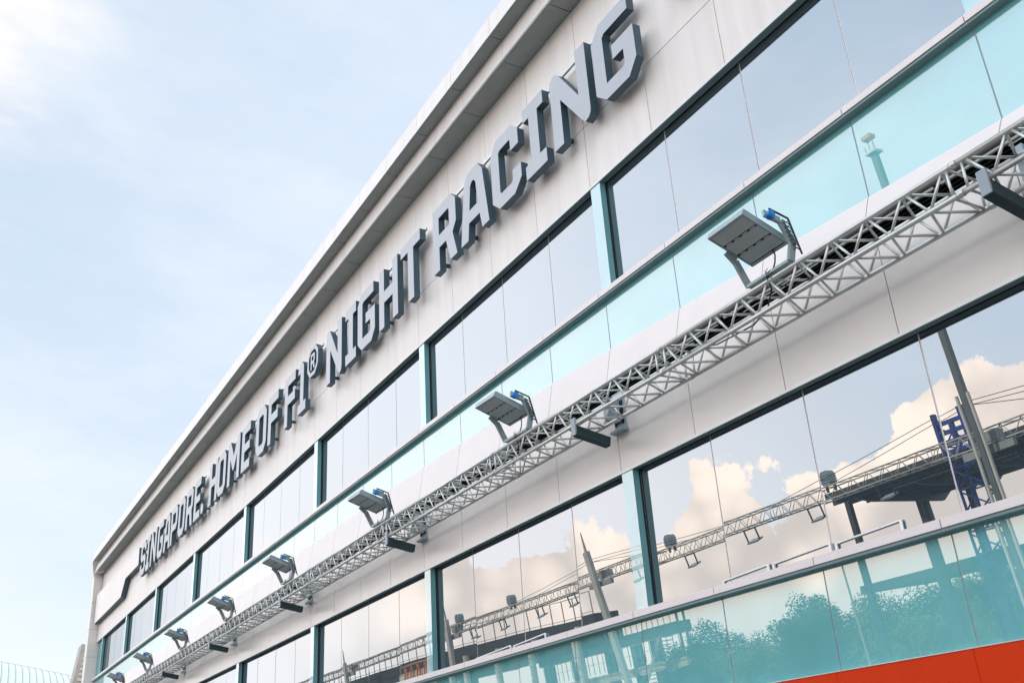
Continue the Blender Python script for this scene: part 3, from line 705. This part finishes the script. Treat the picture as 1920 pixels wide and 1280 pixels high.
m.bar((-37.8, -15.1, 5.95), (-39.7, -15.1, 3.8), .05, .16); m.build('stair', M['steel2'], SF)
for x in (-37.4, -36.9):
    m = MB(); m.box(x, x+.07, -16, -15.9, 0, 7.3); m.build('post', M['steel'], SF)
# orange gantry at the far left
OG = thing('orange_gantry', 'orange and cream lattice gantry on the far roof deck', 'gantry', (-60, -13, 7))
m = MB()
for i in range(5): x = -62+i*1.0; m.bar((x, -12.9, 6.4), (x+.5, -12.9, 7.9), .08, .08, mi=0); m.bar((x+.5, -12.9, 7.9), (x+1, -12.9, 6.4), .08, .08, mi=0)
m.bar((-62, -12.9, 6.4), (-57, -12.9, 6.4), .08, .08); m.bar((-62, -12.9, 7.9), (-57, -12.9, 7.9), .08, .08); m.build('lattice', M['orange'], OG)
m = MB(); m.box(-63, -58, -13.3, -13.0, 6.3, 7.5); m.build('panel', M['cream'], OG)

LP = thing('lamp_post', 'thin street lamp post rising over the trees', 'lamp post', (-39.3, -30, 0))
m = MB(); m.rod((-39.3, -30, 0), (-39.3, -30, 8.3), .09, 8, r2=.05); m.build('pole', M['steel2'], LP)
m = MB(); m.bar((-39.6, -30, 8.3), (-38.9, -30, 8.35), .12, .09); m.build('lamp', M['steel2'], LP)

# tents and low street things
def tent(x, y, w, z, label):
    t = thing('tent', label, 'tent', (x, y, 0), group='white event tents beyond the street')
    m = MB(); m.add([(x-w, y-1.5, z), (x+w, y-1.5, z), (x+w, y+1.5, z), (x-w, y+1.5, z), (x-w*.4, y, z+.22), (x+w*.4, y, z+.3)], [(0, 1, 5, 4), (2, 3, 4, 5), (1, 2, 5), (3, 0, 4), (3, 2, 1, 0)])
    m.build('roof', M['white'], t)
    for i in (-1, 1):
        for j in (-1, 1): m = MB(); m.rod((x+i*(w-.1), y+j*1.4, 0), (x+i*(w-.1), y+j*1.4, z), .05, 6); m.build('leg', M['white'], t)
tent(-33.5, -15, 1.1, 2.5, 'white event tent left of the row of low white roofs'); tent(-30.8, -15.5, .9, 2.4, 'small white event tent beside the parked trailer')
tent(-26.0, -16.5, 1.8, 1.8, 'wide low white event tent right of the trailer')
TL = thing('trailer', 'white box trailer parked beyond the street', 'trailer', (-22, -17, 0))
m = MB(); m.box(-24, -19.5, -18, -16, .7, 2.4); m.build('body', M['white'], TL)
for x in (-23, -20.5): m = MB(); m.rod((x, -15.95, .45), (x, -15.7, .45), .42, 16); m.build('wheel', M['cable'], TL)

# ------------------------------------------------------------------ trees
def tree_mesh(seed, H_, R_, nleaf):
    rnd = random.Random(seed); tr = MB(); limbs = []
    tr.rod((0, 0, 0), (.1, .05, H_*.35), .22, 8, r2=.15)
    for k in range(9):
        a = k*2.4+rnd.uniform(-.3, .3); l = rnd.uniform(.45, .95)*R_; z1 = H_*rnd.uniform(.45, .88)
        e = Vector((math.cos(a)*l, math.sin(a)*l, z1)); mid = Vector((math.cos(a)*l*.4, math.sin(a)*l*.4, H_*.35+(z1-H_*.35)*.6))
        tr.rod((.1, .05, H_*.33), mid, .10, 6, r2=.06); tr.rod(mid, e, .06, 6, r2=.02); limbs.append(e); limbs.append(mid.lerp(e, .6))
    limbs += [Vector((rnd.uniform(-.5, .5)*R_, rnd.uniform(-.5, .5)*R_, H_*rnd.uniform(.8, .95))) for _ in range(5)]
    cl = []
    for e in limbs:
        for j in range(4):
            cl.append((e+Vector((rnd.gauss(0, .24)*R_, rnd.gauss(0, .24)*R_, rnd.gauss(0, .08)*H_)), rnd.uniform(.2, .36)*R_))
    vs_, fs = [], []
    for i in range(nleaf):
        c, r = cl[rnd.randrange(len(cl))]
        d = Vector((rnd.gauss(0, 1), rnd.gauss(0, 1), rnd.gauss(0, .8))).normalized()*r*(rnd.random()**.4)
        p = c+d
        if p.z < H_*.22: continue
        s_ = rnd.uniform(.07, .16); u = Vector((rnd.gauss(0, 1), rnd.gauss(0, 1), rnd.gauss(0, .7))).normalized(); v = u.orthogonal().normalized()*.6
        o = len(vs_); vs_ += [p-u*s_, p+v*s_, p+u*s_, p-v*s_]; fs.append((o, o+1, o+2, o+3))
    return tr, vs_, fs
TREES = []
specs = [(7, 8.6, 3.6, 17000), (19, 7.8, 4.0, 17000), (31, 7.0, 3.8, 16000)]
TP = [(-65.0, -40, 1.05), (-60.5, -42, .92), (-57, -39, .9), (-53.6, -41, 1.08), (-50.5, -38.5, 1.0), (-47, -40, .86), (-43.8, -38, .92), (-41, -41, .98), (-38.2, -38, 1.02),
      (-35.2, -39, 1.0), (-32.0, -37, .98), (-28.5, -38, .95), (-25, -36, 1.0), (-21.5, -38, 1.0), (-17, -37, .95), (-70, -43, .8), (-34, -30, .78), (-29, -29, .72)]
TLAB = ['rounded tree standing clear at the left end of the tree row', 'second tree from the left of the row', 'third tree from the left of the row', 'tallest ragged tree in the left half of the row',
 'tree just right of the tallest ragged one', 'lower tree left of the thin lamp post', 'tree behind the thin lamp post', 'tree right of the thin lamp post', 'tree beneath the left end of the lower canopy deck',
 'tree seen between the canopy columns, left', 'tree seen between the canopy columns, middle', 'tree seen behind the dark mast', 'tree right of the blue tower', 'tree behind the right part of the canopy',
 'tree at the right end of the row', 'small tree beyond the stair frame', 'near bushy tree in front of the row, left', 'near bushy tree in front of the row, right']
protos = []
for sd_, H_, R_, nl in specs:
    tr, vs_, fs = tree_mesh(sd_, H_, R_, nl)
    t = thing('tree', '', 'tree', (0, 0, 0), group='trees beyond the street')
    tr.build('trunk', M['bark'], t); me = bpy.data.meshes.new('crown'); me.from_pydata(vs_, [], fs); me.materials.append(M['leaf'])
    c = bpy.data.objects.new('crown', me); COL.objects.link(c); c.parent = t
    protos.append((t, {t.name: kids(t), **{k.name: [] for k in kids(t)}}))
for i, ((x, y, s_), lb) in enumerate(zip(TP, TLAB)):
    s_ *= .80 if y < -31 else .76
    t, tb = protos[i % 3]
    if i < 3: t.location = (x, y, 0); t.rotation_euler = (0, 0, i*1.7); t.scale = (s_, s_, s_); t['label'] = lb
    else: dup(t, (x, y, 0), lb, rotz=i*1.7, scale=(s_, s_, s_), table=tb)

# ------------------------------------------------------------------ far left, behind the end of the building
HL = thing('hall', 'low hall with a pale green seamed metal roof far to the left', 'building', (-150, 10, 0))
def roofp(u, v):   # u along Y, v down the slope
    return Vector((-150+v*26, 2+u*40-8*(1-u), 22.9-.0*u-3.4*u*u-1.0*u-9.5*v*v-1.5*v))
m = MB(); nu, nv = 24, 8
for i in range(nu):
    for j in range(nv):
        m.add([roofp(i/nu, j/nv), roofp((i+1)/nu, j/nv), roofp((i+1)/nu, (j+1)/nv), roofp(i/nu, (j+1)/nv)], [(0, 1, 2, 3)])
rf = m.build('roof', M['roofg'], HL, recalc=False)
m = MB()
for i in range(61):
    m.path([roofp(i/60, j/8)+Vector((.02, 0, .05)) for j in range(9)], .03, 4)
m.path([roofp(i/24, 0)+Vector((0, 0, .08)) for i in range(25)], .12, 5); m.build('roof_seams', M['roofseam'], rf)
m = MB(); m.box(-150, -125, -5, 42, 0, 9); m.build('wall', M['wallb'], HL)
AN = thing('annex', 'beige louvred annex just behind the left end of the facade', 'building', (-75, 12, 0))
m = MB(); m.box(-76.5, -75, 8.05, 20, 0, 13.9); m.build('wall', M['wallb'], AN)
m = MB()
for i in range(40): m.box(-75+.002, -74.9, 8.3, 20, 13.6-i*.34, 13.72-i*.34)
m.box(-75, -74.85, 8.9, 9.05, 0, 13.9); m.build('louvre', M['cream'], AN)
